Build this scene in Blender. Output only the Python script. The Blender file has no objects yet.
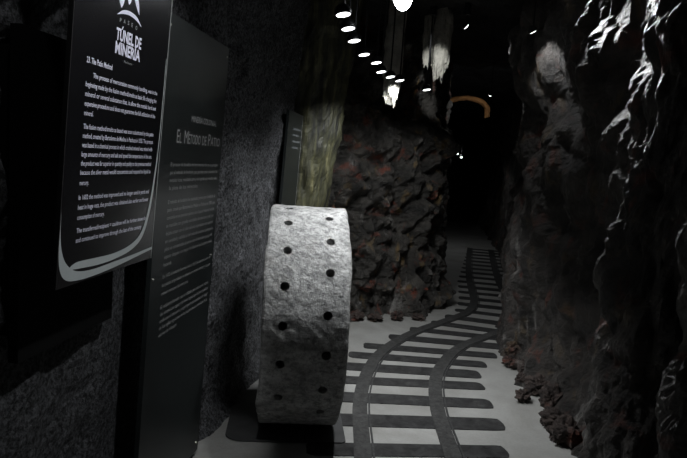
import bpy, bmesh, math, random
from mathutils import Vector, Matrix, noise, Quaternion

random.seed(7)
scene = bpy.context.scene
C = scene.collection

# ------------------------------------------------------------------ camera
cam_data = bpy.data.cameras.new('camera')
cam_data.sensor_fit = 'HORIZONTAL'
cam_data.sensor_width = 36.0
cam_data.lens = 600.0 / 687.0 * 36.0
cam_data.clip_start = 0.05
cam_data.clip_end = 100
cam = bpy.data.objects.new('camera', cam_data)
C.objects.link(cam)
PITCH, YAW, ROLL = math.radians(6.369), math.radians(6.520), math.radians(4.0)
fw = Vector((-math.sin(YAW) * math.cos(PITCH), math.cos(YAW) * math.cos(PITCH), -math.sin(PITCH)))
up0 = Vector((-math.sin(YAW) * math.sin(PITCH), math.cos(YAW) * math.sin(PITCH), math.cos(PITCH)))
rt0 = Vector((math.cos(YAW), math.sin(YAW), 0))
rt = rt0 * math.cos(ROLL) + up0 * math.sin(ROLL)
up = up0 * math.cos(ROLL) - rt0 * math.sin(ROLL)
M = Matrix(((rt.x, up.x, -fw.x, 0.0), (rt.y, up.y, -fw.y, 0.0), (rt.z, up.z, -fw.z, 1.6), (0, 0, 0, 1)))
cam.matrix_world = M
scene.camera = cam

# ------------------------------------------------------------------ world and exposure (underground: no daylight)
world = bpy.data.worlds.new('world')
scene.world = world
world.use_nodes = True
world.node_tree.nodes['Background'].inputs[0].default_value = (0, 0, 0, 1)
world.node_tree.nodes['Background'].inputs[1].default_value = 0.0
vs = scene.view_settings
vs.view_transform = 'Standard'
vs.look = 'None'
vs.exposure = 0.0
vs.gamma = 1.0
vs.use_curve_mapping = False

# lamp strengths (watts of the spot in each fixture)
P_MAIN, P_PUCK, P_FRONT, P_BACK, P_CORR, P_FAR = 82.0, 22.0, 62.0, 165.0, 9.0, 5.0


# ------------------------------------------------------------------ materials
def new_mat(name):
    m = bpy.data.materials.new(name)
    m.use_nodes = True
    nt = m.node_tree
    b = nt.nodes['Principled BSDF']
    return m, nt, b


def nd(nt, kind, **kw):
    n = nt.nodes.new(kind)
    for k, v in kw.items():
        setattr(n, k, v)
    return n


def noise_node(nt, co, scale, detail=6, rough=0.6, dist=0.0):
    n = nd(nt, 'ShaderNodeTexNoise')
    n.inputs['Scale'].default_value = scale
    n.inputs['Detail'].default_value = detail
    n.inputs['Roughness'].default_value = rough
    n.inputs['Distortion'].default_value = dist
    nt.links.new(co, n.inputs['Vector'])
    return n.outputs['Fac']


def ramp(nt, fac, stops):
    r = nd(nt, 'ShaderNodeValToRGB')
    els = r.color_ramp.elements
    while len(els) < len(stops):
        els.new(0.5)
    for e, (p, c) in zip(els, stops):
        e.position = p
        e.color = (c[0], c[1], c[2], 1) if isinstance(c, tuple) else (c, c, c, 1)
    nt.links.new(fac, r.inputs['Fac'])
    return r.outputs['Color']


def mix(nt, fac, a, b):
    n = nd(nt, 'ShaderNodeMix', data_type='RGBA')
    for s, v in ((n.inputs[0], fac), (n.inputs[6], a), (n.inputs[7], b)):
        if hasattr(v, 'links'):
            nt.links.new(v, s)
        elif isinstance(v, (int, float)):
            s.default_value = v
        else:
            s.default_value = (v[0], v[1], v[2], 1)
    return n.outputs[2]


def bump(nt, b, h, strength, dist=0.02):
    n = nd(nt, 'ShaderNodeBump')
    n.inputs['Strength'].default_value = strength
    n.inputs['Distance'].default_value = dist
    nt.links.new(h, n.inputs['Height'])
    nt.links.new(n.outputs['Normal'], b.inputs['Normal'])


def world_co(nt, scale=(1, 1, 1)):
    t = nd(nt, 'ShaderNodeNewGeometry')
    mp = nd(nt, 'ShaderNodeMapping')
    mp.inputs['Scale'].default_value = scale
    nt.links.new(t.outputs['Position'], mp.inputs['Vector'])
    return mp.outputs['Vector']


def rock_mat(name, dark, light, red=0.5, ochre=0.3, pale=0.4, rough=0.62, spec=0.5):
    m, nt, b = new_mat(name)
    co = world_co(nt)
    base = ramp(nt, noise_node(nt, co, 6.0, 8, 0.7), [(0.36, dark), (0.68, light)])
    rf = ramp(nt, noise_node(nt, co, 4.4, 5, 0.6, 0.6), [(0.585, 0.0), (0.69, red)])
    c = mix(nt, rf, base, (0.22, 0.055, 0.03))
    co2 = world_co(nt, (1.0, 1.0, 0.6))
    of = ramp(nt, noise_node(nt, co2, 5.5, 4, 0.6, 0.4), [(0.585, 0.0), (0.70, ochre)])
    c = mix(nt, of, c, (0.26, 0.17, 0.06))
    co3 = world_co(nt, (1.7, 1.7, 0.55))
    pf = ramp(nt, noise_node(nt, co3, 2.9, 7, 0.7, 0.3), [(0.60, 0.0), (0.70, pale)])
    c = mix(nt, pf, c, (0.36, 0.35, 0.33))
    nt.links.new(c, b.inputs['Base Color'])
    b.inputs['Roughness'].default_value = rough
    b.inputs['Specular IOR Level'].default_value = spec
    h = noise_node(nt, co, 26, 8, 0.7)
    bump(nt, b, h, 1.0, 0.05)
    return m


MAT = {}
MAT['rock'] = rock_mat('dark_rock', (0.007, 0.007, 0.006), (0.10, 0.092, 0.080), 0.95, 0.75, 0.75, 0.48, 0.6)
MAT['rock_right'] = rock_mat('brown_rock', (0.010, 0.009, 0.008), (0.080, 0.070, 0.062), 0.45, 0.25, 0.7, 0.5, 0.6)
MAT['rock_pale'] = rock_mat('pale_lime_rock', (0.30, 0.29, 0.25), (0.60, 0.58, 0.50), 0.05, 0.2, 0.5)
MAT['rock_red'] = rock_mat('reddish_rock', (0.025, 0.018, 0.016), (0.11, 0.08, 0.068), 0.7, 0.3, 0.6)
MAT['ceiling'] = rock_mat('black_rock', (0.006, 0.006, 0.006), (0.022, 0.022, 0.021), 0.0, 0.0, 0.1)  # darker all over than the wall rock
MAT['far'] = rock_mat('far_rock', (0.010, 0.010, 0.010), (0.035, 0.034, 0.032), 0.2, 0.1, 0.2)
MAT['arch'] = rock_mat('orange_brown_arch_rock', (0.20, 0.085, 0.022), (0.40, 0.19, 0.06), 0.3, 0.4, 0.2)


def make_mats():
    # sprayed rough concrete of the near left wall
    m, nt, b = new_mat('sprayed_dark_concrete')
    co = world_co(nt)
    c = ramp(nt, noise_node(nt, co, 55, 4, 0.8), [(0.42, (0.012, 0.013, 0.014)), (0.62, (0.23, 0.235, 0.25))])
    big = ramp(nt, noise_node(nt, co, 2.0, 4), [(0.3, 0.6), (0.7, 1.0)])
    c2 = nd(nt, 'ShaderNodeMix', data_type='RGBA', blend_type='MULTIPLY')
    c2.inputs[0].default_value = 1.0
    nt.links.new(c, c2.inputs[6])
    nt.links.new(big, c2.inputs[7])
    nt.links.new(c2.outputs[2], b.inputs['Base Color'])
    b.inputs['Roughness'].default_value = 0.75
    bump(nt, b, noise_node(nt, co, 70, 5, 0.75), 1.0, 0.03)
    MAT['shotcrete'] = m
    # floor
    m, nt, b = new_mat('worn_grey_concrete')
    co = world_co(nt)
    c = ramp(nt, noise_node(nt, co, 2.2, 8, 0.65), [(0.3, (0.27, 0.27, 0.255)), (0.7, (0.40, 0.40, 0.385))])
    d = ramp(nt, noise_node(nt, co, 60, 4, 0.7), [(0.42, 0.0), (0.75, 0.35)])
    c = mix(nt, d, c, (0.20, 0.20, 0.19))
    st = ramp(nt, noise_node(nt, co, 1.1, 5, 0.6, 0.8), [(0.46, 0.0), (0.68, 0.8)])
    c = mix(nt, st, c, (0.21, 0.205, 0.185))
    nt.links.new(c, b.inputs['Base Color'])
    b.inputs['Roughness'].default_value = 0.55
    b.inputs['Specular IOR Level'].default_value = 0.35
    bump(nt, b, noise_node(nt, co, 90, 5, 0.7), 0.25, 0.01)
    MAT['floor'] = m
    # sleepers and rails stamped in the floor
    for key, dk, lt, sc in (('sleeper', (0.010, 0.010, 0.010), (0.045, 0.045, 0.045), (14, 14, 14)),
                            ('rail', (0.020, 0.020, 0.020), (0.065, 0.065, 0.063), (30, 30, 30)),
                            ('rail_edge', (0.022, 0.022, 0.022), (0.06, 0.06, 0.06), (30, 30, 30))):
        m, nt, b = new_mat('charcoal_' + key)
        co = world_co(nt)
        c = ramp(nt, noise_node(nt, co, sc[0], 8, 0.7, 0.5), [(0.30, dk), (0.66, lt)])
        w = ramp(nt, noise_node(nt, co, 5, 8, 0.7), [(0.56, 0.0), (0.76, 0.6)])
        c = mix(nt, w, c, (0.11, 0.11, 0.107))
        nt.links.new(c, b.inputs['Base Color'])
        b.inputs['Roughness'].default_value = 0.7
        b.inputs['Specular IOR Level'].default_value = 0.25
        bump(nt, b, noise_node(nt, co, 50, 5, 0.7), 0.3, 0.01)
        MAT[key] = m
    # millstone
    m, nt, b = new_mat('pitted_pale_stone')
    co = world_co(nt)
    c = ramp(nt, noise_node(nt, world_co(nt, (0.7, 0.7, 1.6)), 9, 10, 0.78), [(0.34, (0.26, 0.26, 0.255)), (0.46, (0.55, 0.55, 0.54)), (0.66, (0.85, 0.85, 0.83))])
    p = ramp(nt, noise_node(nt, co, 30, 8, 0.8), [(0.46, 0.0), (0.60, 0.85)])
    c = mix(nt, p, c, (0.20, 0.20, 0.20))
    o = ramp(nt, noise_node(nt, co, 2.6, 5), [(0.55, 0.0), (0.75, 0.25)])
    c = mix(nt, o, c, (0.38, 0.33, 0.24))
    nt.links.new(c, b.inputs['Base Color'])
    b.inputs['Roughness'].default_value = 0.7
    bump(nt, b, noise_node(nt, co, 38, 8, 0.75), 1.0, 0.045)
    MAT['stone'] = m

    def plain(key, name, col, rough=0.5, metal=0.0, spec=0.5, var=0.15, scale=12):
        m, nt, b = new_mat(name)
        co = world_co(nt)
        lo = tuple(x * (1 - var) for x in col)
        hi = tuple(x * (1 + var) for x in col)
        nt.links.new(ramp(nt, noise_node(nt, co, scale, 5), [(0.3, lo), (0.7, hi)]), b.inputs['Base Color'])
        b.inputs['Roughness'].default_value = rough
        b.inputs['Metallic'].default_value = metal
        b.inputs['Specular IOR Level'].default_value = spec
        MAT[key] = m
    plain('board_gloss', 'glossy_black_board', (0.006, 0.006, 0.007), 0.22, spec=0.5)
    plain('board_matt', 'charcoal_satin_board', (0.015, 0.018, 0.018), 0.38)
    plain('board_edge', 'black_board_edge', (0.010, 0.010, 0.010), 0.5)
    plain('edge_pale', 'grey_acrylic_edge', (0.30, 0.31, 0.30), 0.35)
    plain('black_flat', 'flat_black_finish', (0.004, 0.004, 0.004), 0.95, spec=0.1)
    plain('print_white', 'bluish_white_print', (0.74, 0.74, 0.86), 0.5, var=0.03)
    plain('print_grey', 'pale_grey_print', (0.34, 0.35, 0.345), 0.5, var=0.05)
    plain('text_faint', 'faint_grey_print', (0.11, 0.12, 0.125), 0.5, var=0.05)
    plain('swoosh', 'grey_green_print', (0.46, 0.50, 0.50), 0.45, var=0.04)
    plain('lamp_black', 'black_lamp_metal', (0.015, 0.015, 0.016), 0.45, 0.3)
    plain('steel', 'brushed_steel', (0.55, 0.54, 0.50), 0.35, 1.0)
    plain('mat', 'dark_steel_plate', (0.045, 0.046, 0.046), 0.6, var=0.3)
    plain('hole', 'dark_bore', (0.02, 0.02, 0.02), 0.9)
    # mineral streaked rib
    m, nt, b = new_mat('moss_streaked_rock')
    co = world_co(nt, (7, 7, 0.55))
    c = ramp(nt, noise_node(nt, co, 2.4, 6, 0.65, 0.3), [(0.36, (0.020, 0.021, 0.018)), (0.56, (0.085, 0.085, 0.045)), (0.74, (0.24, 0.22, 0.11))])
    nt.links.new(c, b.inputs['Base Color'])
    b.inputs['Roughness'].default_value = 0.55
    bump(nt, b, noise_node(nt, world_co(nt, (1, 1, .25)), 30, 6, 0.7), 0.6, 0.02)
    MAT['moss'] = m

    def glow(key, name, col, strength):
        m, nt, b = new_mat(name)
        b.inputs['Base Color'].default_value = (0.8, 0.8, 0.8, 1)
        b.inputs['Emission Color'].default_value = (*col, 1)
        b.inputs['Emission Strength'].default_value = strength
        MAT[key] = m
    glow('bulb', 'lit_main_bulb', (0.93, 0.97, 1.0), 25.0)
    glow('lens', 'lit_lamp_lens', (0.95, 0.98, 1.0), 4.0)
    glow('lens_far', 'lit_far_lens', (0.92, 1.0, 0.98), 5.0)


make_mats()


# ------------------------------------------------------------------ helpers
def link_mesh(name, verts, faces, mat, parent=None, loc=(0, 0, 0), smooth=False):
    """verts in world coordinates (or parent-local when a parent is given)."""
    me = bpy.data.meshes.new(name)
    l = Vector(loc)
    me.from_pydata([tuple(Vector(v) - l) for v in verts], [], faces)
    me.update()
    o = bpy.data.objects.new(name, me)
    C.objects.link(o)
    if mat:
        me.materials.append(MAT[mat])
    if parent is not None:
        o.parent = parent
    o.location = loc
    if smooth:
        for p in me.polygons:
            p.use_smooth = True
    return o


def from_bm(name, bm, mat, parent=None, loc=(0, 0, 0), smooth=False):
    me = bpy.data.meshes.new(name)
    bmesh.ops.recalc_face_normals(bm, faces=bm.faces)
    bm.to_mesh(me)
    bm.free()
    o = bpy.data.objects.new(name, me)
    C.objects.link(o)
    me.materials.append(MAT[mat])
    o.parent = parent
    o.location = loc
    if smooth:
        for p in me.polygons:
            p.use_smooth = True
    return o


def tag(o, label, cat, group=None):
    o['label'] = label
    o['category'] = cat
    if group:
        o['group'] = group
    return o


def structure(o, label=None, cat=None):
    o['kind'] = 'structure'
    if label:
        o['label'] = label
    if cat:
        o['category'] = cat
    return o


def empty(name, loc, rot=None):
    o = bpy.data.objects.new(name, None)
    C.objects.link(o)
    o.location = loc
    if rot:
        o.rotation_euler = rot
    o.empty_display_size = 0.1
    return o


def catmull(pts, step):
    """resample a plan polyline smoothly at about `step` metres"""
    P = [Vector(p) for p in pts]
    P = [P[0] * 2 - P[1]] + P + [P[-1] * 2 - P[-2]]
    out = []
    for i in range(1, len(P) - 2):
        a, b, c, d = P[i - 1:i + 3]
        n = max(1, int((c - b).length / step))
        for k in range(n):
            t = k / n
            out.append(0.5 * ((2 * b) + (c - a) * t + (2 * a - 5 * b + 4 * c - d) * t * t + (3 * b - a - 3 * c + d) * t ** 3))
    out.append(P[-2])
    return out


def rock_disp(p, seed, big=0.16, facet=0.10, fine=0.03, fb=1.3, ff=3.2, tall=0.62):
    q = Vector((p.x + seed, p.y - seed * 0.7, p.z * tall + seed * 1.3))
    d = big * noise.fractal(q * fb, 0.9, 2.1, 3)
    w = q + Vector((noise.noise(q * 2.1), noise.noise(q * 2.1 + Vector((5, 1, 9))), noise.noise(q * 2.1 + Vector((9, 4, 2))))) * 0.16
    ds, _ = noise.voronoi(w * ff)
    d += facet * (0.55 - ds[0]) + facet * 0.35 * min(0.5, ds[1] - ds[0])
    ds2, _ = noise.voronoi(w * ff * 2.7 + Vector((3, 7, 1)))
    d += facet * 0.55 * (0.5 - ds2[0])
    d += fine * (noise.turbulence(q * 7.0, 4, True) - 0.5) * 2
    return d


def sheet(name, plan, zs, offs, disp, mat, side, loc, back=0.35):
    """wall skin swept along a plan curve. offs(z, i, p) -> inward shift, disp(P)-> extra inward.
    side=+1: inward is to the right of the travel direction."""
    n = len(plan)
    verts, faces = [], []
    for i, p in enumerate(plan):
        t = (plan[min(n - 1, i + 1)] - plan[max(0, i - 1)])
        t.normalize()
        nor = Vector((t.y, -t.x)) * side
        for z in zs:
            P = Vector((p.x, p.y, z))
            k = offs(z, p) + disp(P)
            verts.append((p.x + nor.x * k, p.y + nor.y * k, z))
    m = len(zs)
    for i in range(n - 1):
        for j in range(m - 1):
            a = i * m + j
            f = (a, a + m, a + m + 1, a + 1)
            faces.append(f if side > 0 else f[::-1])
    return link_mesh(name, verts, faces, mat, loc=loc)


def box_bm(bm, x0, x1, y0, y1, z0, z1):
    vs_ = [bm.verts.new((x, y, z)) for z in (z0, z1) for x, y in ((x0, y0), (x1, y0), (x1, y1), (x0, y1))]
    for f in ((0, 3, 2, 1), (4, 5, 6, 7), (0, 1, 5, 4), (1, 2, 6, 5), (2, 3, 7, 6), (3, 0, 4, 7)):
        bm.faces.new([vs_[i] for i in f])


def lathe_bm(bm, prof, seg=24, mat=None):
    """prof: list of (r, z) from bottom to top, closed at r = 0"""
    rings = []
    for r, z in prof:
        if r < 1e-6:
            rings.append([bm.verts.new((0, 0, z))])
        else:
            rings.append([bm.verts.new((r * math.cos(2 * math.pi * k / seg), r * math.sin(2 * math.pi * k / seg), z)) for k in range(seg)])
    for a, b in zip(rings[:-1], rings[1:]):
        for k in range(seg):
            k2 = (k + 1) % seg
            if len(a) == 1 and len(b) == 1:
                continue
            if len(a) == 1:
                bm.faces.new((a[0], b[k2], b[k]))
            elif len(b) == 1:
                bm.faces.new((a[k], a[k2], b[0]))
            else:
                bm.faces.new((a[k], a[k2], b[k2], b[k]))


def frange(a, b, step):
    n = max(1, int(round((b - a) / step)))
    return [a + (b - a) * i / n for i in range(n + 1)]


# ------------------------------------------------------------------ the tunnel shell
CEIL = 3.0
fl = link_mesh('floor', [(-2.6, -1.9, 0), (3.4, -1.9, 0), (3.4, 19.2, 0), (-2.6, 19.2, 0),
                         (-2.6, -1.9, -0.2), (3.4, -1.9, -0.2), (3.4, 19.2, -0.2), (-2.6, 19.2, -0.2)],
               [(0, 1, 2, 3), (7, 6, 5, 4), (0, 4, 5, 1), (1, 5, 6, 2), (2, 6, 7, 3), (3, 7, 4, 0)], 'floor')
structure(fl, 'worn pale grey concrete floor of the mine tunnel', 'floor')

# near left wall: sprayed concrete, arching slightly inwards
zs = frange(-0.05, CEIL + 0.1, 0.03)
planL = catmull([(-1.25, -1.9), (-1.21, 0.5), (-1.18, 2.0), (-1.14, 3.0), (-1.12, 3.4), (-1.12, 4.3), (-1.18, 5.2), (-1.5, 5.9)], 0.035)


def offL(z, p):
    return 0.035 * z + 0.05 * max(0, z - 1.9) ** 2 + 0.14 * math.exp(-z * 9.0) * min(1.0, abs(p.y - 2.6) / 0.5) * (0.6 + 0.5 * noise.noise(Vector((p.y * 2.5, 1, 2))))


def dispL(P):
    k = 0.04 * noise.fractal(P * 1.2, 1, 2, 2) + 0.026 * noise.fractal(P * 7, 0.8, 2.1, 3) + 0.010 * noise.noise(P * 24)
    if 2.1 < P.y < 3.0 and P.z < 2.15:        # flat behind the information board
        k = min(k, 0.0) - 0.02
    return k


wl = sheet('wall_left', planL, zs, offL, dispL, 'shotcrete', 1, (-1.1, 2, 0))
structure(wl, 'rough sprayed dark concrete wall behind the information boards', 'wall')

# right wall: brown craggy rock
zs = frange(-0.05, CEIL + 0.15, 0.026)
planR = catmull([(1.55, -1.9), (1.50, 0.8), (1.42, 2.0), (1.30, 2.8), (1.20, 3.5), (1.15, 4.0), (1.08, 4.7), (1.03, 5.5), (1.13, 6.0),
                 (1.30, 7.1), (1.52, 8.6), (1.72, 10.0), (1.9, 13.0), (2.1, 19.2)], 0.035)


def offR(z, p):
    w = math.exp(-((p.y - 5.0) / 1.3) ** 2)
    k = w * 0.17 * math.sin(min(1.0, z / 2.0) * math.pi * 0.62)
    k += 0.16 * math.exp(-z * 5.0) * (0.5 + noise.noise(Vector((p.y * 3.2, 3, 2))))
    return k


wr = sheet('wall_right', planR, zs, offR, lambda P: rock_disp(P, 3.1, 0.20, 0.13, 0.035, 1.5, 2.6) * (1.0 if P.y < 7 else 0.5),
           'rock_right', -1, (1.4, 3, 0))
structure(wr, 'craggy brown rock wall along the right of the tunnel', 'wall')

# far corridor left wall
planF = catmull([(0.34, 7.9), (0.36, 9.0), (0.45, 10.5), (0.66, 13.8), (0.95, 17.4), (1.05, 19.2)], 0.07)
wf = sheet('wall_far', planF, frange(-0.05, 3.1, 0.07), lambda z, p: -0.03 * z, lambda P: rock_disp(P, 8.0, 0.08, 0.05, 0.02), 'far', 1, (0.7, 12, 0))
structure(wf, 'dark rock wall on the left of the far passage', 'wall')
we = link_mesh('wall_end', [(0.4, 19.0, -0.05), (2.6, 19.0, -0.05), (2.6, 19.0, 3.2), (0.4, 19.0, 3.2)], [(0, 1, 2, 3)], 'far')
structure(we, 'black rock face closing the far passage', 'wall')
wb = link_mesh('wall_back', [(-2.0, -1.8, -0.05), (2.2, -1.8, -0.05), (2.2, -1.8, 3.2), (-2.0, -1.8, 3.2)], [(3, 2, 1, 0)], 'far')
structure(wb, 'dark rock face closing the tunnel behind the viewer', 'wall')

# ceiling
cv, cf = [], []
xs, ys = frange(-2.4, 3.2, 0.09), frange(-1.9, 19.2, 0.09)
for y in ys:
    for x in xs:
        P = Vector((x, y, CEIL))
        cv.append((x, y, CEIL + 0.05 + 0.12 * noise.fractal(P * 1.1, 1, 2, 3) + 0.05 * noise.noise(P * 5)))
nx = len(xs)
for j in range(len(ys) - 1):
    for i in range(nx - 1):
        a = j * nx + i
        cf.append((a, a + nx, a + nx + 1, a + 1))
structure(link_mesh('ceiling', cv, cf, 'ceiling'), 'uneven black rock ceiling of the tunnel', 'ceiling')

# ------------------------------------------------------------------ rock outcrop in the middle where the tunnel bends
planO = catmull([(-1.75, 5.25), (-1.25, 5.45), (-0.98, 5.75), (-0.62, 6.12), (-0.10, 6.42), (0.20, 6.78), (0.31, 7.2), (0.40, 8.0), (0.38, 8.7)], 0.022)


def offO(z, p):
    k = -0.04 * z
    k += 0.14 * math.exp(-z * 5.0) * (0.5 + noise.noise(Vector((p.x * 3.2, p.y * 3, 2))))
    k += 0.16 * math.exp(-((z - 1.85) / 0.16) ** 2) * math.exp(-((p.x - 0.0) / 0.35) ** 2)
    k -= 0.28 * math.exp(-((z - 2.25) / 0.22) ** 2) * math.exp(-((p.x + 0.05) / 0.4) ** 2)
    if p.y > 7.0:
        k *= 0.6
    return k


oc = sheet('rock_outcrop', planO, frange(-0.05, CEIL + 0.15, 0.022), offO,
           lambda P: rock_disp(P, 11.3, 0.18, 0.20, 0.06, 1.6, 3.3, 0.8) * (1.0 if P.y < 7.2 else 0.55), 'rock', 1, (-0.2, 6.3, 0))
tag(oc, 'dark crumpled rock outcrop behind the stone wheel where the tunnel bends', 'rock')


# ------------------------------------------------------------------ closed rock bodies
def rock_body(name, loc, rad, mat, seed, amp=0.25, cell=2.2, seg=28, rings=20, rot=0.0, flat_base=True, blunt=1.0):
    """closed lumpy boulder, radii rad, sitting with its base at loc"""
    verts, faces = [], []
    loc = Vector(loc)
    for j in range(rings + 1):
        th = math.pi * j / rings
        for i in range(seg):
            ph = 2 * math.pi * i / seg
            sr = math.sin(th) ** blunt if 0 < j < rings else 0.0
            d = Vector((sr * math.cos(ph), sr * math.sin(ph), -math.cos(th)))
            q = d * cell * 0.5 + Vector((seed, seed * 1.7, -seed))
            ds, _ = noise.voronoi(q * 1.5)
            k = 1 + amp * (0.7 * noise.fractal(q, 1, 2, 3) + 0.8 * (0.5 - ds[0]) + 0.25 * noise.noise(q * 5))
            v = Vector((d.x * rad[0] * k, d.y * rad[1] * k, d.z * rad[2] * k + rad[2]))
            if flat_base:
                v.z = max(v.z, 0.0)
            v.rotate(Quaternion((0, 0, 1), rot))
            verts.append(v + loc)
    for j in range(rings):
        for i in range(seg):
            a, b = j * seg + i, j * seg + (i + 1) % seg
            faces.append((a, b, b + seg, a + seg))
    return link_mesh(name, verts, faces, mat, loc=loc)


def rock_column(name, cx, cy, rx, ry, mat, seed, lean=(0, 0), z1=CEIL + 0.1, step=0.03, seg=120, prof=None, big=0.12, facet=0.11, fine=0.055):
    zs_ = frange(-0.03, z1, step)
    verts, faces = [], []
    for z in zs_:
        s = prof(z) if prof else 1.0
        for i in range(seg):
            a = 2 * math.pi * i / seg
            d = Vector((math.cos(a), math.sin(a), 0))
            base = Vector((cx + lean[0] * z + d.x * rx * s, cy + lean[1] * z + d.y * ry * s, z))
            verts.append(base + d * rock_disp(base, seed, big, facet, fine, 1.7, 3.0, 0.45))
    for j in range(len(zs_) - 1):
        for i in range(seg):
            a, b = j * seg + i, j * seg + (i + 1) % seg
            faces.append((a, b, b + seg, a + seg))
    faces.append(tuple(range(seg))[::-1])
    faces.append(tuple((len(zs_) - 1) * seg + i for i in range(seg)))
    return link_mesh(name, verts, faces, mat, loc=(cx, cy, 0))


tag(rock_column('rock_pillar', 1.30, 2.42, 0.26, 0.24, 'rock_right', 21.0, (0.0, 0.0)),
    'nearest jagged rock pillar at the right edge with pinkish lit flank', 'rock', 'rock pillars on the right')
tag(rock_column('rock_pillar', 1.32, 3.10, 0.27, 0.22, 'rock_right', 33.0, (-0.01, 0.0)),
    'narrow rock pillar between the nearest pillar and the brown rock wall', 'rock', 'rock pillars on the right')

# mineral streaked rib between the left wall and the outcrop
tag(rock_column('rock_rib', -1.19, 5.62, 0.30, 0.26, 'moss', 5.0, (0.075, -0.05), seg=90,
                prof=lambda z: 1.0 + 0.10 * max(0, z - 1.4) ** 2, big=0.05, facet=0.05, fine=0.02),
    'curved yellow-green streaked rock rib beside the left wall', 'rock')

# lumps of pale rock under the ceiling, caught by the lamps
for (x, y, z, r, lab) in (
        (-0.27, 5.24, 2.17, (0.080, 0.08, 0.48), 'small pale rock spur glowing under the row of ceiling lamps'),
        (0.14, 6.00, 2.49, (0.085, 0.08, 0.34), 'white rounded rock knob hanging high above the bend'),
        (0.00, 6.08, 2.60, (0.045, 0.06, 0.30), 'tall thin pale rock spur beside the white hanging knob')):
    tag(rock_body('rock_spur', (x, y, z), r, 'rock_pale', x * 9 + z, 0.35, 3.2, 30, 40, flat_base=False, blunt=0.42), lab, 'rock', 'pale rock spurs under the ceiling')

# stones along the foot of the right wall
ORD = ['first', 'second', 'third', 'fourth', 'fifth', 'sixth', 'seventh', 'eighth', 'ninth', 'tenth', 'eleventh', 'twelfth', 'thirteenth', 'fourteenth', 'fifteenth', 'sixteenth']
stones = [(1.04, 3.62, .12, .11, .10), (1.02, 3.85, .08, .10, .07), (1.05, 4.06, .11, .09, .13), (0.90, 4.24, .06, .07, .05),
          (1.03, 4.42, .10, .10, .09), (0.95, 4.60, .06, .06, .05), (1.02, 4.78, .08, .09, .10), (0.93, 4.98, .08, .07, .06),
          (0.99, 5.25, .09, .09, .09), (1.02, 5.43, .06, .07, .05), (1.02, 5.62, .08, .08, .07)]
for k, (x, y, a, b, c) in enumerate(stones):
    o = rock_body('stone', (x - 0.02, y, 0), (a * 0.78, b * 0.78, c * 0.8), 'rock_red', 3.3 + k * 2.1, 0.75, 3.2, 26, 18, k * 0.8)
    tag(o, ORD[k] + ' nearest reddish stone lying along the foot of the right rock wall', 'stone', 'stones along the foot of the right wall')
for k, (x, y, a, b, c) in enumerate([(-0.80, 5.68, .09, .08, .06), (-0.50, 6.0, .09, .07, .06), (-0.30, 6.07, .08, .07, .05),
                                     (-0.08, 6.17, .08, .07, .06), (0.14, 6.26, .06, .07, .05)]):
    o = rock_body('stone', (x, y, 0), (a * (0.8 + 0.25 * (k % 3)), b, c * (0.55 + 0.2 * (k % 2))), 'rock_red', 30.3 + k * 2.1, 0.8, 3.4, 24, 16, k * 0.8)
    tag(o, ORD[k] + ' small reddish stone from the left at the foot of the rock outcrop', 'stone', 'stones at the foot of the outcrop')

# warm coloured rock arch across the far passage
verts, faces = [], []
A0, A1, AY = 0.33, 0.93, 8.9
seg_a, seg_r = 46, 14
for i in range(seg_a + 1):
    t = i / seg_a
    ang = math.pi * (1.02 - 1.0 * t)
    cx, cz = (A0 + A1) / 2 + (A1 - A0) / 2 * math.cos(ang), 2.46 + 0.17 * math.sin(ang)
    if t in (0, 1):
        cz -= 0.10
    for k in range(seg_r):
        b = 2 * math.pi * k / seg_r
        r = 0.036 * (1 + 0.45 * noise.noise(Vector((cx * 8, b, cz * 8))))
        verts.append((cx + r * math.cos(b) * math.cos(ang), AY + 1.6 * r * math.sin(b), cz + r * math.cos(b) * max(0.4, math.sin(ang))))
for i in range(seg_a):
    for k in range(seg_r):
        a, b = i * seg_r + k, i * seg_r + (k + 1) % seg_r
        faces.append((a, a + seg_r, b + seg_r, b))
tag(link_mesh('rock_arch', verts, faces, 'arch', loc=(0.7, AY, 2.5)), 'orange-brown rock arch spanning the far passage', 'arch')

# ------------------------------------------------------------------ rail track laid in the floor
track = empty('railway_track', (0.05, 3.4, 0))
tag(track, 'curved narrow mine track with dark sleepers set in the pale floor', 'track')
TL = Vector((0.05, 3.4, 0))
ends = [((-0.50, 2.46), (0.62, 2.71)), ((-0.49, 2.80), (0.64, 3.06)), ((-0.48, 3.15), (0.65, 3.41)), ((-0.48, 3.55), (0.68, 3.79)),
        ((-0.50, 3.92), (0.65, 4.12)), ((-0.51, 4.25), (0.63, 4.45)), ((-0.50, 4.56), (0.63, 4.71)), ((-0.44, 4.87), (0.71, 4.98)),
        ((-0.34, 5.16), (0.83, 5.26)), ((-0.13, 5.51), (0.96, 5.56)), ((0.06, 5.86), (1.10, 5.84)), ((0.28, 6.20), (1.20, 6.06)),
        ((0.44, 6.53), (1.28, 6.40)), ((0.57, 6.87), (1.34, 6.78)), ((0.62, 7.22), (1.38, 7.16)), ((0.66, 7.57), (1.42, 7.54)),
        ((0.68, 7.94), (1.46, 7.92)), ((0.70, 8.31), (1.50, 8.30))]
ends += [((0.72 + 0.05 * k, 8.70 + 0.42 * k), (1.50 + 0.05 * k, 8.70 + 0.42 * k)) for k in range(10)]


def slab(name, outline, z0, z1, mat, parent, base=None):
    off = base or TL
    n = len(outline)
    v = [(x - off.x, y - off.y, z0) for x, y in outline] + [(x - off.x, y - off.y, z1) for x, y in outline]
    f = [tuple(range(n))[::-1], tuple(range(n, 2 * n))] + [(i, (i + 1) % n, n + (i + 1) % n, n + i) for i in range(n)]
    return link_mesh(name, v, f, mat, parent)


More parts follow.
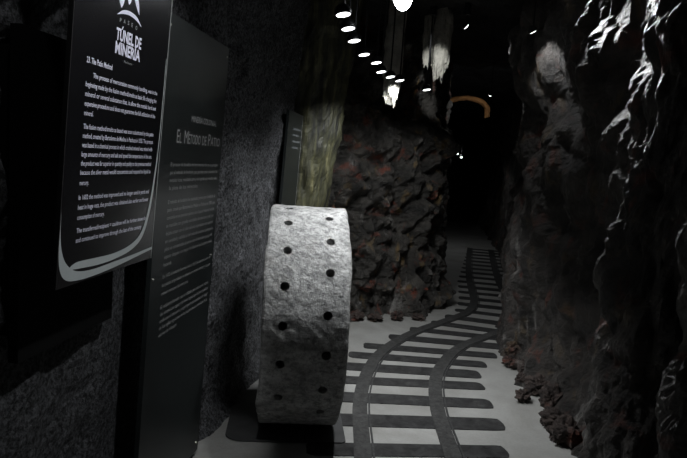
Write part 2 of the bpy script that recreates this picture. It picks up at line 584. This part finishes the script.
for k, (a, b) in enumerate(ends):
    a, b = Vector(a), Vector(b)
    t = (b - a).normalized()
    nn = Vector((-t.y, t.x))
    hw = 0.083 + 0.008 * math.sin(k * 2.3)
    out = []
    for (c, sgn) in ((b, 1), (a, -1)):
        for (e, h) in ((-0.05, -1.0), (0.0, -0.97), (0.028, -0.86), (0.040, -0.5), (0.043, 0.05), (0.039, 0.55), (0.026, 0.88), (0.0, 0.97), (-0.05, 1.0)):
            jig = random.uniform(-0.004, 0.004)
            out.append(c + sgn * (t * (e - 0.04 + jig) + nn * (hw * h + jig)))
    slab('sleeper', [(p.x, p.y) for p in out], 0.0, 0.005, 'sleeper', track)

railL = [(-0.02, 2.2), (-0.12, 2.8), (-0.19, 3.34), (-0.245, 3.8), (-0.26, 4.21), (-0.235, 4.65), (-0.17, 5.03), (-0.03, 5.45), (0.16, 5.86), (0.42, 6.30), (0.70, 6.82), (0.83, 7.4), (0.87, 8.2), (0.92, 9.2), (1.05, 10.8), (1.22, 12.6)]
railR = [(0.48, 2.2), (0.39, 2.8), (0.315, 3.41), (0.27, 3.85), (0.262, 4.27), (0.285, 4.6), (0.34, 4.86), (0.43, 5.18), (0.57, 5.5), (0.76, 5.80), (0.97, 6.12), (1.15, 6.55), (1.25, 7.2), (1.30, 8.2), (1.35, 9.2), (1.48, 10.8), (1.65, 12.6)]


def ribbon(name, pts, o0, o1, z0, z1, mat, parent):
    P = catmull(pts, 0.06)
    n = len(P)
    L, R = [], []
    for i, p in enumerate(P):
        t = (P[min(n - 1, i + 1)] - P[max(0, i - 1)]).normalized()
        nn = Vector((t.y, -t.x))
        L.append(p + nn * o0)
        R.append(p + nn * o1)
    v, f = [], []
    for l, r in zip(L, R):
        for (q, z) in ((l, z0), (l, z1), (r, z1), (r, z0)):
            v.append((q.x - TL.x, q.y - TL.y, z))
    for i in range(n - 1):
        for k in range(3):
            a = i * 4 + k
            f.append((a, a + 4, a + 5, a + 1))
    f += [(0, 1, 2, 3), (4 * n - 1, 4 * n - 2, 4 * n - 3, 4 * n - 4)]
    return link_mesh(name, v, f, mat, parent)


for pts in (railL, railR):
    r = ribbon('rail', pts, -0.047, 0.050, 0.0, 0.010, 'rail', track)
    e = ribbon('rail_edge', pts, 0.057, 0.068, 0.0, 0.009, 'rail_edge', r)

# ------------------------------------------------------------------ stone wheel
WY = math.radians(12)
WR = 0.65
ax = Vector((math.cos(WY), math.sin(WY), 0))
WC = Vector((-0.60, 3.55, 0)) + ax * (-0.024)
wheel = empty('millstone', (WC.x, WC.y, 0.0), (0, 0, WY))
tag(wheel, 'large pale pitted stone mill wheel standing on edge with two rows of drilled holes', 'stone wheel')
PLATE = 0.018
HWD = 0.226
# body: axis along local x
seg, prof = 150, []
for s in frange(-HWD + 0.03, HWD - 0.03, 0.03):
    prof.append((s, 0.0))
edge = 0.03
prof = [(-HWD, -0.016), (-HWD + 0.004, -0.006), (-HWD + 0.014, -0.001)] + prof + [(HWD - 0.016, -0.002), (HWD - 0.005, -0.010), (HWD, -0.024)]
bm = bmesh.new()
rings = []
for s, dr in prof:
    ring = []
    for k in range(seg):
        a = 2 * math.pi * k / seg
        d = Vector((0, -math.sin(a), math.cos(a)))
        P = Vector((s, 0, 0)) + d * WR
        r = WR + dr + 0.005 * noise.fractal(P * 6, 0.9, 2, 4) + 0.003 * noise.noise(P * 25)
        ss = s + (0.010 * noise.fractal(P * 4 + Vector((3, 3, 3)), 1, 2, 3) if abs(s) > HWD - 0.03 else 0)
        ring.append(bm.verts.new((ss, d.y * r, d.z * r + WR + PLATE)))
    rings.append(ring)
for a, b in zip(rings[:-1], rings[1:]):
    for k in range(seg):
        bm.faces.new((a[k], a[(k + 1) % seg], b[(k + 1) % seg], b[k]))
for ring, sgn in ((rings[0], -1), (rings[-1], 1)):
    prev = ring
    for rr in (0.5, 0.3, 0.14):
        cur = []
        for k in range(seg):
            a = 2 * math.pi * k / seg
            P = Vector((sgn * HWD, -math.sin(a) * rr, math.cos(a) * rr + WR + PLATE))
            cur.append(bm.verts.new(P + Vector((0.006 * noise.noise(P * 9), 0, 0))))
        for k in range(seg):
            bm.faces.new((prev[k], prev[(k + 1) % seg], cur[(k + 1) % seg], cur[k]))
        prev = cur
    bm.faces.new(prev)
body = from_bm('wheel_body', bm, 'stone', wheel)
# cutter: radial drill holes, two rows
bm = bmesh.new()
for s, off in ((-0.115, 27.8), (0.112, 21.8)):
    for k in range(20):
        a = math.radians(off + 18 * k + random.uniform(-1, 1))
        d = Vector((0, -math.sin(a), math.cos(a)))
        rot = d.to_track_quat('Z', 'Y').to_matrix().to_4x4()
        mat4 = Matrix.Translation(Vector((s + random.uniform(-.004, .004), 0, WR + PLATE)) + d * (WR - 0.03)) @ rot
        bmesh.ops.create_cone(bm, cap_ends=True, segments=14, radius1=0.022, radius2=0.0255, depth=0.14, matrix=mat4)
me = bpy.data.meshes.new('cutter')
bm.to_mesh(me)
bm.free()
me.materials.append(MAT['stone'])
cut = bpy.data.objects.new('cutter', me)
C.objects.link(cut)
cut.parent = wheel
md = body.modifiers.new('holes', 'BOOLEAN')
md.operation = 'DIFFERENCE'
md.solver = 'EXACT'
md.object = cut
bpy.context.view_layer.update()
dg = bpy.context.evaluated_depsgraph_get()
nm = bpy.data.meshes.new_from_object(body.evaluated_get(dg))
body.modifiers.clear()
body.data = nm
nm.name = 'wheel_body'
bpy.data.objects.remove(cut)
for p in nm.polygons:
    p.use_smooth = False

# thin plate under the wheel
bm = bmesh.new()
out = []
for (cx, cy, a0) in ((0.25, 0.36, 0), (-0.37, 0.36, 90), (-0.37, -0.32, 180), (0.25, -0.32, 270)):
    rr = 0.035 if cx > 0 else 0.09
    ccx, ccy = cx + (0.035 - rr if cx > 0 else rr - 0.035), cy + (rr - 0.035) * (-1 if cy > 0 else 1)
    for q in range(7):
        a = math.radians(a0 + 15 * q)
        out.append((ccx + rr * math.cos(a), ccy + rr * math.sin(a)))
lo = [bm.verts.new((x, y, 0.0055)) for x, y in out]
hi = [bm.verts.new((x * 0.995, y * 0.995, 0.0125)) for x, y in out]
bm.faces.new(lo[::-1])
bm.faces.new(hi)
for i in range(len(out)):
    j = (i + 1) % len(out)
    bm.faces.new((lo[i], lo[j], hi[j], hi[i]))
plate = from_bm('base_plate', bm, 'mat', None, (WC.x, WC.y, 0.0))
plate.rotation_euler = (0, 0, WY)
tag(plate, 'thin dark plate on the floor under the stone wheel', 'plate')


# ------------------------------------------------------------------ lettering
def text_mesh(s, bold=0.0, shear=0.0):
    cu = bpy.data.curves.new('t', 'FONT')
    cu.body = s
    cu.size = 1.0
    cu.resolution_u = 2
    cu.offset = bold
    cu.shear = shear
    o = bpy.data.objects.new('t', cu)
    C.objects.link(o)
    bpy.context.view_layer.update()
    dg_ = bpy.context.evaluated_depsgraph_get()
    m_ = bpy.data.meshes.new_from_object(o.evaluated_get(dg_))
    v = [Vector(q.co) for q in m_.vertices]
    f = [tuple(p.vertices) for p in m_.polygons]
    bpy.data.objects.remove(o)
    bpy.data.curves.remove(cu)
    bpy.data.meshes.remove(m_)
    return v, f


def lettering(name, lines, mapf, mat, parent, bold=0.01):
    if name == 'paragraph':
        for ln in lines:
            lettering('text_line', [ln], mapf, mat, parent, bold)
        return
    """lines: (string, u0, u1, baseline v, cap height). u1 None = natural width * 0.62"""
    V, F = [], []
    for s, u0, u1, vb, ch in lines:
        v, f = text_mesh(s, bold)
        if not v:
            continue
        x0, x1 = min(q.x for q in v), max(q.x for q in v)
        sy = ch / 0.70
        sx = (u1 - u0) / (x1 - x0) if u1 else sy * 0.62
        n0 = len(V)
        V += [mapf(u0 + (q.x - x0) * sx, vb + q.y * sy) for q in v]
        F += [tuple(i + n0 for i in p) for p in f]
    return link_mesh(name, V, F, mat, parent)


# English board, glossy black, leaning with the arched wall
EO = Vector((-0.92, 1.46, 1.21))
ev = Vector((0.05, 0, 1)).normalized()
eu = Vector((0, 1, 0))
en = eu.cross(ev).normalized()        # faces +x
sign1 = empty('information_board', EO)


def emap(u, v, d=0.0012):
    return eu * u + ev * v + en * d


def board(name, mapf, u0, u1, v0, v1, d0, d1, mat, parent):
    v = [mapf(u, vv, d) for d in (d0, d1) for u, vv in ((u0, v0), (u1, v0), (u1, v1), (u0, v1))]
    f = [(3, 2, 1, 0), (4, 5, 6, 7), (0, 1, 5, 4), (1, 2, 6, 5), (2, 3, 7, 6), (3, 0, 4, 7)]
    return link_mesh(name, v, f, mat, parent)


tag(sign1, 'glossy black English information board with white lettering and grey swoosh', 'sign')
board('panel', emap, 0, 0.572, 0, 1.12, -0.012, 0, 'board_gloss', sign1)
board('edge_strip', emap, 0.5725, 0.576, 0, 1.12, -0.012, 0.001, 'edge_pale', sign1)
board('edge_strip', emap, -0.004, -0.0005, 0.0, 1.12, -0.012, 0.001, 'board_edge', sign1)
board('standoff', emap, 0.02, 0.05, 1.02, 1.05, -0.17, -0.0122, 'lamp_black', sign1)
board('standoff', emap, 0.51, 0.54, 0.94, 0.97, -0.14, -0.0122, 'lamp_black', sign1)
board('bracket', emap, 0.50, 0.585, 0.905, 0.925, -0.03, 0.012, 'steel', sign1)
cp = 0.0135
U0, U1 = 0.077, 0.510
lettering('heading', [('23. The Patio Method', 0.071, 0.206, 0.606, 0.0155)], emap, 'print_white', sign1, 0.02)
lettering('paragraph', [('The process of mercuration commonly handling, was in the', 0.108, 0.514, 0.570, cp),
                        ('beginning made by the fusion method/smelts as basic life changing the', 0.074, 0.512, 0.5435, cp),
                        ('mineral or several substance that, is allow the metals hard and', 0.075, 0.512, 0.518, cp),
                        ('expensive procedure and does not guarantee the full utilization of the', 0.075, 0.512, 0.4925, cp),
                        ('mineral.', 0.076, 0.122, 0.467, cp)], emap, 'print_white', sign1)
lettering('paragraph', [('The fusion method/smelts as based was soon substituted by the patio', U0, U1, 0.431, cp),
                        ('method, created by Bartolome de Medina in Pachuca in 1555. The process', U0, U1, 0.406, cp),
                        ('was based in a chemical process in which crushed mineral was mixed with', U0, U1, 0.381, cp),
                        ('large amounts of mercury and salt and speed the temperature of the sun,', U0, U1, 0.356, cp),
                        ('the product was far superior in quantity and quality to the previous method', U0, U1, 0.331, cp),
                        ('because the silver metal would concentrate and respond to liquid to', U0, U1, 0.306, cp),
                        ('mercury.', U0, 0.122, 0.2775, cp)], emap, 'print_white', sign1)
lettering('paragraph', [('In 1602 the method was improved and no longer used in yards and', U0, U1, 0.237, cp),
                        ('heat in huge vats, the product was obtained also earlier and lower', U0, U1, 0.210, cp),
                        ('consumption of mercury.', U0, 0.221, 0.182, cp)], emap, 'print_white', sign1)
lettering('paragraph', [('The transferred/recipient = cauldron will be further shown by', U0, 0.508, 0.145, cp),
                        ('and continued to improve through the last of the century', U0, 0.474, 0.118, cp)], emap, 'print_white', sign1)
lettering('logo_lettering', [('TÚNEL DE', 0.214, 0.372, 0.6955, 0.0325), ('MINERÍA', 0.214, 0.370, 0.6575, 0.0325)], emap, 'print_white', sign1, 0.035)
lettering('logo_lettering', [('P', 0.229, 0.238, 0.746, 0.012), ('A', 0.252, 0.262, 0.748, 0.012), ('S', 0.276, 0.285, 0.749, 0.012),
                             ('E', 0.300, 0.308, 0.748, 0.012), ('O', 0.326, 0.337, 0.746, 0.012)], emap, 'print_grey', sign1, 0.0)
lettering('logo_lettering', [('· Pachuca ·', 0.262, 0.330, 0.638, 0.007)], emap, 'print_grey', sign1, 0.0)


def strip_shape(name, top, bot, mapf, mat, parent, d=0.0012):
    n = len(top)
    v = [mapf(u, w, d) for u, w in top] + [mapf(u, w, d) for u, w in bot]
    f = [(n + i, n + i + 1, i + 1, i) for i in range(n - 1)]
    return link_mesh(name, v, f, mat, parent)


def smooth2(pts, n=10):
    return [(p.x, p.y) for p in catmull([Vector((a, b)) for a, b in pts], 0.012)]


def resample(pts, n):
    P = catmull([Vector(p) for p in pts], 0.004)
    L = [0]
    for a, b in zip(P[:-1], P[1:]):
        L.append(L[-1] + (b - a).length)
    out_ = []
    j = 0
    for i in range(n):
        s = L[-1] * i / (n - 1)
        while j < len(L) - 2 and L[j + 1] < s:
            j += 1
        t = (s - L[j]) / max(1e-9, L[j + 1] - L[j])
        p = P[j].lerp(P[j + 1], min(1, max(0, t)))
        out_.append((p.x, p.y))
    return out_


# logo: three petals and an arc
strip_shape('logo_emblem', resample([(0.208, 0.845), (0.212, 0.82), (0.220, 0.80), (0.2325, 0.787)], 14),
            resample([(0.246, 0.850), (0.249, 0.825), (0.244, 0.80), (0.2330, 0.787)], 14), emap, 'print_white', sign1)
strip_shape('logo_emblem', resample([(0.262, 0.86), (0.263, 0.835), (0.268, 0.815), (0.276, 0.8065)], 14),
            resample([(0.291, 0.86), (0.292, 0.835), (0.286, 0.815), (0.277, 0.8065)], 14), emap, 'print_white', sign1)
strip_shape('logo_emblem', resample([(0.298, 0.87), (0.302, 0.84), (0.318, 0.815), (0.3435, 0.792)], 14),
            resample([(0.324, 0.87), (0.326, 0.845), (0.338, 0.82), (0.3442, 0.792)], 14), emap, 'print_white', sign1)
strip_shape('logo_emblem', resample([(0.211, 0.764), (0.245, 0.783), (0.287, 0.789), (0.33, 0.783), (0.363, 0.762)], 20),
            resample([(0.211, 0.763), (0.245, 0.772), (0.287, 0.777), (0.33, 0.772), (0.363, 0.761)], 20), emap, 'print_white', sign1)
# swoosh along the lower edge
strip_shape('swoosh', resample([(0.000, 0.215), (0.004, 0.14), (0.022, 0.085), (0.055, 0.052), (0.10, 0.034), (0.18, 0.027), (0.30, 0.030), (0.42, 0.034), (0.572, 0.042)], 60),
            resample([(0.000, 0.200), (0.000, 0.10), (0.010, 0.050), (0.035, 0.022), (0.08, 0.010), (0.17, 0.006), (0.30, 0.011), (0.42, 0.020), (0.572, 0.033)], 60), emap, 'swoosh', sign1)
strip_shape('swoosh', resample([(0.050, 0.050), (0.090, 0.062), (0.20, 0.059), (0.30, 0.058), (0.40, 0.070), (0.47, 0.100), (0.508, 0.160), (0.535, 0.26), (0.556, 0.42), (0.562, 0.70)], 60),
            resample([(0.055, 0.045), (0.095, 0.042), (0.20, 0.036), (0.30, 0.038), (0.41, 0.052), (0.485, 0.086), (0.525, 0.155), (0.548, 0.26), (0.562, 0.42), (0.5645, 0.70)], 60), emap, 'swoosh', sign1, 0.0014)

# Spanish board, charcoal, tall
SO = Vector((-1.037, 2.215, 0.03))
sv = Vector((0.0355, 0, 1)).normalized()
sn = eu.cross(sv).normalized()
sign2 = empty('information_board', SO)
tag(sign2, 'tall charcoal Spanish information board mounted on the rough left wall', 'sign')


def smap(u, v, d=0.0012):
    return eu * u + sv * v + sn * d


board('panel', smap, 0, 0.725, 0, 2.085, -0.02, 0, 'board_matt', sign2)
board('edge_strip', smap, 0.7255, 0.728, 0, 2.085, -0.02, 0.0005, 'board_edge', sign2)
for (u, v) in ((0.02, 1.055), (0.02, 2.04), (0.70, 2.04), (0.70, 1.055), (0.70, 0.05)):
    bm = bmesh.new()
    lathe_bm(bm, [(0, 0), (0.006, 0), (0.005, 0.003), (0, 0.004)], 12)
    s = from_bm('screw', bm, 'steel', sign2, smap(u, v, 0.0002))
    s.rotation_euler = (0, math.radians(88), 0)
# text: z values measured on the plane -> v = z - 0.03 ; u = y/1.0.. - 2.215


def S(z):
    return z - 0.03


lettering('heading', [('MINERÍA COLONIAL', 0.300, 0.620, S(1.727), 0.026)], smap, 'print_grey', sign2, 0.0)
for word in ([('E', 0.155, 0.180, S(1.632), 0.055), ('L', 0.184, 0.205, S(1.632), 0.042)],
             [('M', 0.235, 0.275, S(1.632), 0.055), ('ÉTODO', 0.280, 0.425, S(1.632), 0.042)],
             [('DE', 0.448, 0.500, S(1.632), 0.042)],
             [('P', 0.525, 0.555, S(1.632), 0.055), ('ATIO', 0.560, 0.690, S(1.632), 0.042)]):
    lettering('heading', word, smap, 'print_grey', sign2, 0.0)
SC = 0.016
T0, T1 = 0.112, 0.685


def para(lines, z0, dz, z_last=None):
    out_ = []
    for i, (s, e) in enumerate(lines):
        out_.append((s, T0, T1 if e is None else e, S(z0 - dz * i), SC))
    return lettering('paragraph', out_, smap, 'print_grey', sign2, 0.0)


para([('El proceso de beneficio de los minerales fue en un principio', None), ('por el método de fundición, que permitía tratar solamente los', None),
      ('metales ricos, resultaba caro y no lograba aprovechar toda', None), ('la plata de los minerales', 0.43)], 1.535, 0.032)
para([('El método de fundición fue sustituido pronto por el método de', None), ('patio, creado por Bartolomé de Medina en Pachuca en 1555, que', None),
      ('consistía en un proceso químico en el que el mineral molido', None), ('se mezclaba con grandes cantidades de mercurio y sal, y se', None),
      ('dejaba actuar con el calor del sol; el producto era superior', None), ('en cantidad y calidad al del método anterior, porque la', None),
      ('plata se concentraba al unirse con el mercurio y se podía', None), ('separar después con mayor facilidad en los lavaderos de la', None), ('hacienda', 0.19)], 1.382, 0.0325)
para([('En 1602 el método fue mejorado y dejó de usarse el calor en', None), ('los patios; el producto se obtenía en menos tiempo y con un', None), ('menor consumo de mercurio', 0.40)], 1.072, 0.036)
para([('El recipiente llamado cazo se utilizaba para calentar la mezcla', None), ('del mineral con agua y sal hasta lograr que la plata quedara', None),
      ('unida con el mercurio, y siguió perfeccionándose a lo largo', None), ('de los siglos siguientes en las haciendas de beneficio de la', None), ('comarca minera', 0.30)], 0.942, 0.030)

# plain flat black panel behind the English board
bb = empty('black_panel', (-1.085, 1.40, 1.0))
tag(bb, 'plain black panel behind the glossy English board', 'board')
bm = bmesh.new()
box_bm(bm, 0.0, 0.03, 0.10, 0.62, -0.02, 0.90)
from_bm('panel', bm, 'black_flat', bb)
for y in (0.12, 0.575):
    bm = bmesh.new()
    box_bm(bm, -0.06, -0.001, y, y + 0.03, 0.05, 0.85)
    from_bm('batten', bm, 'black_flat', bb)

# third narrow board further along the left wall
s3 = empty('information_board', (-1.035, 4.62, 1.17))
tag(s3, 'small dark information board on the left wall beyond the stone wheel', 'sign')


def tmap(u, v, d=0.0012):
    return Vector((d + 0.03 * v, u, v))


board('panel', tmap, 0, 0.56, 0, 0.80, -0.02, 0, 'board_matt', s3)
board('edge_strip', tmap, 0.5605, 0.566, 0, 0.80, -0.02, 0.001, 'edge_pale', s3)
V, F = [], []
for k in range(4):
    v0 = 0.66 - k * 0.05
    n0 = len(V)
    V += [tmap(0.20, v0), tmap(0.50 - 0.06 * (k % 2), v0), tmap(0.50 - 0.06 * (k % 2), v0 + 0.016), tmap(0.20, v0 + 0.016)]
    F.append((n0, n0 + 1, n0 + 2, n0 + 3))
link_mesh('text_lines', V, F, 'text_faint', s3)


# ------------------------------------------------------------------ lamps
def spot(parent, loc, power, aim, cone, blend=0.6, col=(0.96, 0.98, 1.0), size=0.03, name='lamp_light'):
    ld = bpy.data.lights.new(name, 'SPOT')
    ld.energy = power
    ld.color = col
    ld.spot_size = math.radians(cone)
    ld.spot_blend = blend
    ld.shadow_soft_size = size
    o = bpy.data.objects.new(name, ld)
    C.objects.link(o)
    o.parent = parent
    o.location = loc
    o.rotation_euler = Vector(aim).to_track_quat('-Z', 'Y').to_euler()
    return o


def hung_lamp(name, loc, label, r=0.04, power=3.0, aim=(0, 0, -1), cone=110, lens='lens', group=None, dome=0.3, stem_to=CEIL + 0.06,
              blend=0.6, cat='lamp', col=(0.96, 0.98, 1.0), face=None):
    """round downlight: housing with a lens, hung on a thin stem from the ceiling. loc = centre of the lens rim"""
    t = empty(name, loc)
    tag(t, label, cat, group)
    q = Vector(face or aim).normalized().to_track_quat('-Z', 'Y')
    bm = bmesh.new()
    lathe_bm(bm, [(r * 0.9, 0.004), (r * 1.08, 0.0), (r * 1.12, 0.004), (r * 1.12, r * 0.5), (r * 0.8, r * 1.1), (r * 0.3, r * 1.35), (0, r * 1.4)], 24)
    h = from_bm('housing', bm, 'lamp_black', t, (0, 0, 0), True)
    h.rotation_mode = 'QUATERNION'
    h.rotation_quaternion = q
    bm = bmesh.new()
    lathe_bm(bm, [(0, -r * dome), (r * 0.45, -r * dome * 0.8), (r * 0.75, -r * dome * 0.45), (r * 0.93, 0.0), (0, 0.002)], 24)
    l = from_bm('lens', bm, lens, t, (0, 0, 0), True)
    l.rotation_mode = 'QUATERNION'
    l.rotation_quaternion = q
    bm = bmesh.new()
    z0, z1 = r * 1.2, stem_to - loc[2]
    lathe_bm(bm, [(0, z0), (0.006, z0), (0.006, z1), (0, z1)], 8)
    from_bm('stem', bm, 'lamp_black', t)
    bm = bmesh.new()
    lathe_bm(bm, [(0, z1 - 0.10), (0.03, z1 - 0.10), (0.03, z1), (0, z1)], 16)
    from_bm('ceiling_rose', bm, 'lamp_black', t)
    d = Vector(aim).normalized()
    spot(t, d * (r * (dome + 0.3)), power, aim, cone, blend, col, r * 0.7)
    return t


hung_lamp('spotlight', (-0.14, 3.16, 2.43), 'brightest round spotlight hanging at the top of the tunnel', 0.05, P_MAIN, (0.05, 0.10, -1), 84, 'bulb', dome=1.0, blend=0.9)
pucks = [(-0.41, 2.95), (-0.42, 3.25), (-0.42, 3.56), (-0.40, 3.99), (-0.34, 4.28), (-0.33, 4.68), (-0.27, 4.92), (-0.20, 5.10), (0.03, 5.60)]
order = ['first and nearest', 'second', 'third', 'fourth', 'fifth', 'sixth', 'seventh', 'eighth', 'ninth and farthest']
for (x, y), w in zip(pucks, order):
    far_half = y > 4.2
    hung_lamp('downlight', (x, y, 2.30), w + ' small round downlight in the receding ceiling row', 0.038, P_PUCK * (0.45 if y > 5.5 else 1.0), ((-0.12, 0.34, -1) if far_half else (-0.02, 0.30, -1)), (122 if far_half else 98), 'lens', 'row of small ceiling downlights', dome=0.12, face=(0.20, -0.08, -1))
hung_lamp('real_or_added_lamp', (0.15, 1.45, 2.72), 'unseen ceiling lamp over the visitor path facing the boards', 0.06, P_FRONT, (-1.1, 0.46, -0.92), 62)  # unseen; placed from the wheel's shadow, aimed to brighten the boards
hung_lamp('real_or_added_lamp', (-0.45, 1.30, 2.80), 'added narrow fill lamp for the floor between the boards and the millstone', 0.045, 70.0, (-0.60, 1.72, -2.8), 15)  # added out of view as fill for the floor left of the millstone
hung_lamp('real_or_added_lamp', (-0.86, 1.30, 2.72), 'added unseen lamp close to the left wall above the glossy board', 0.035, 7.0, (-0.30, 0.28, -0.9), 46)  # added to brighten the wall top here, no source seen
hung_lamp('real_or_added_lamp', (0.82, 4.45, 2.96), 'added rim light grazing the right hand rock pillars', 0.05, P_BACK, (0.22, -1.6, -1.2), 60)  # added to give the pillars their bright rims
hung_lamp('real_or_added_lamp', (-0.10, 4.10, 2.90), 'added spot aimed at the pale spurs above the bend', 0.05, 190.0, (0.19, 1.95, -0.32), 11)  # added only to make the hanging spurs bright
hung_lamp('real_or_added_lamp', (0.75, 4.60, 2.63), 'small lamp shining on the top of the right rock wall', 0.03, 9.0, (0.5, 0.25, -0.8), 80)
hung_lamp('real_or_added_lamp', (0.33, 5.55, 2.86), 'added small lamp brightening the left edge of the right rock wall', 0.03, 45.0, (0.5, 0.08, -0.42), 50)  # added for the bright line on this rock edge
hung_lamp('real_or_added_lamp', (0.86, 8.0, 2.59), 'single small lamp glowing right of the orange arch', 0.03, P_CORR, (-0.15, 0.9, -0.75), 165, 'lens_far', dome=1.0)
for (x, y, z, w) in ((0.76, 12.0, 2.03, 'upper'), (0.78, 12.35, 1.93, 'middle'), (0.84, 12.0, 1.86, 'lower right')):
    hung_lamp('far_lamp', (x, y, z), w + ' of three tiny white lamps deep in the far passage', 0.03, P_FAR * 0.6, (0.2, 0.15, -1), 150, 'lens_far', 'tiny lamps deep in the passage', 1.0)
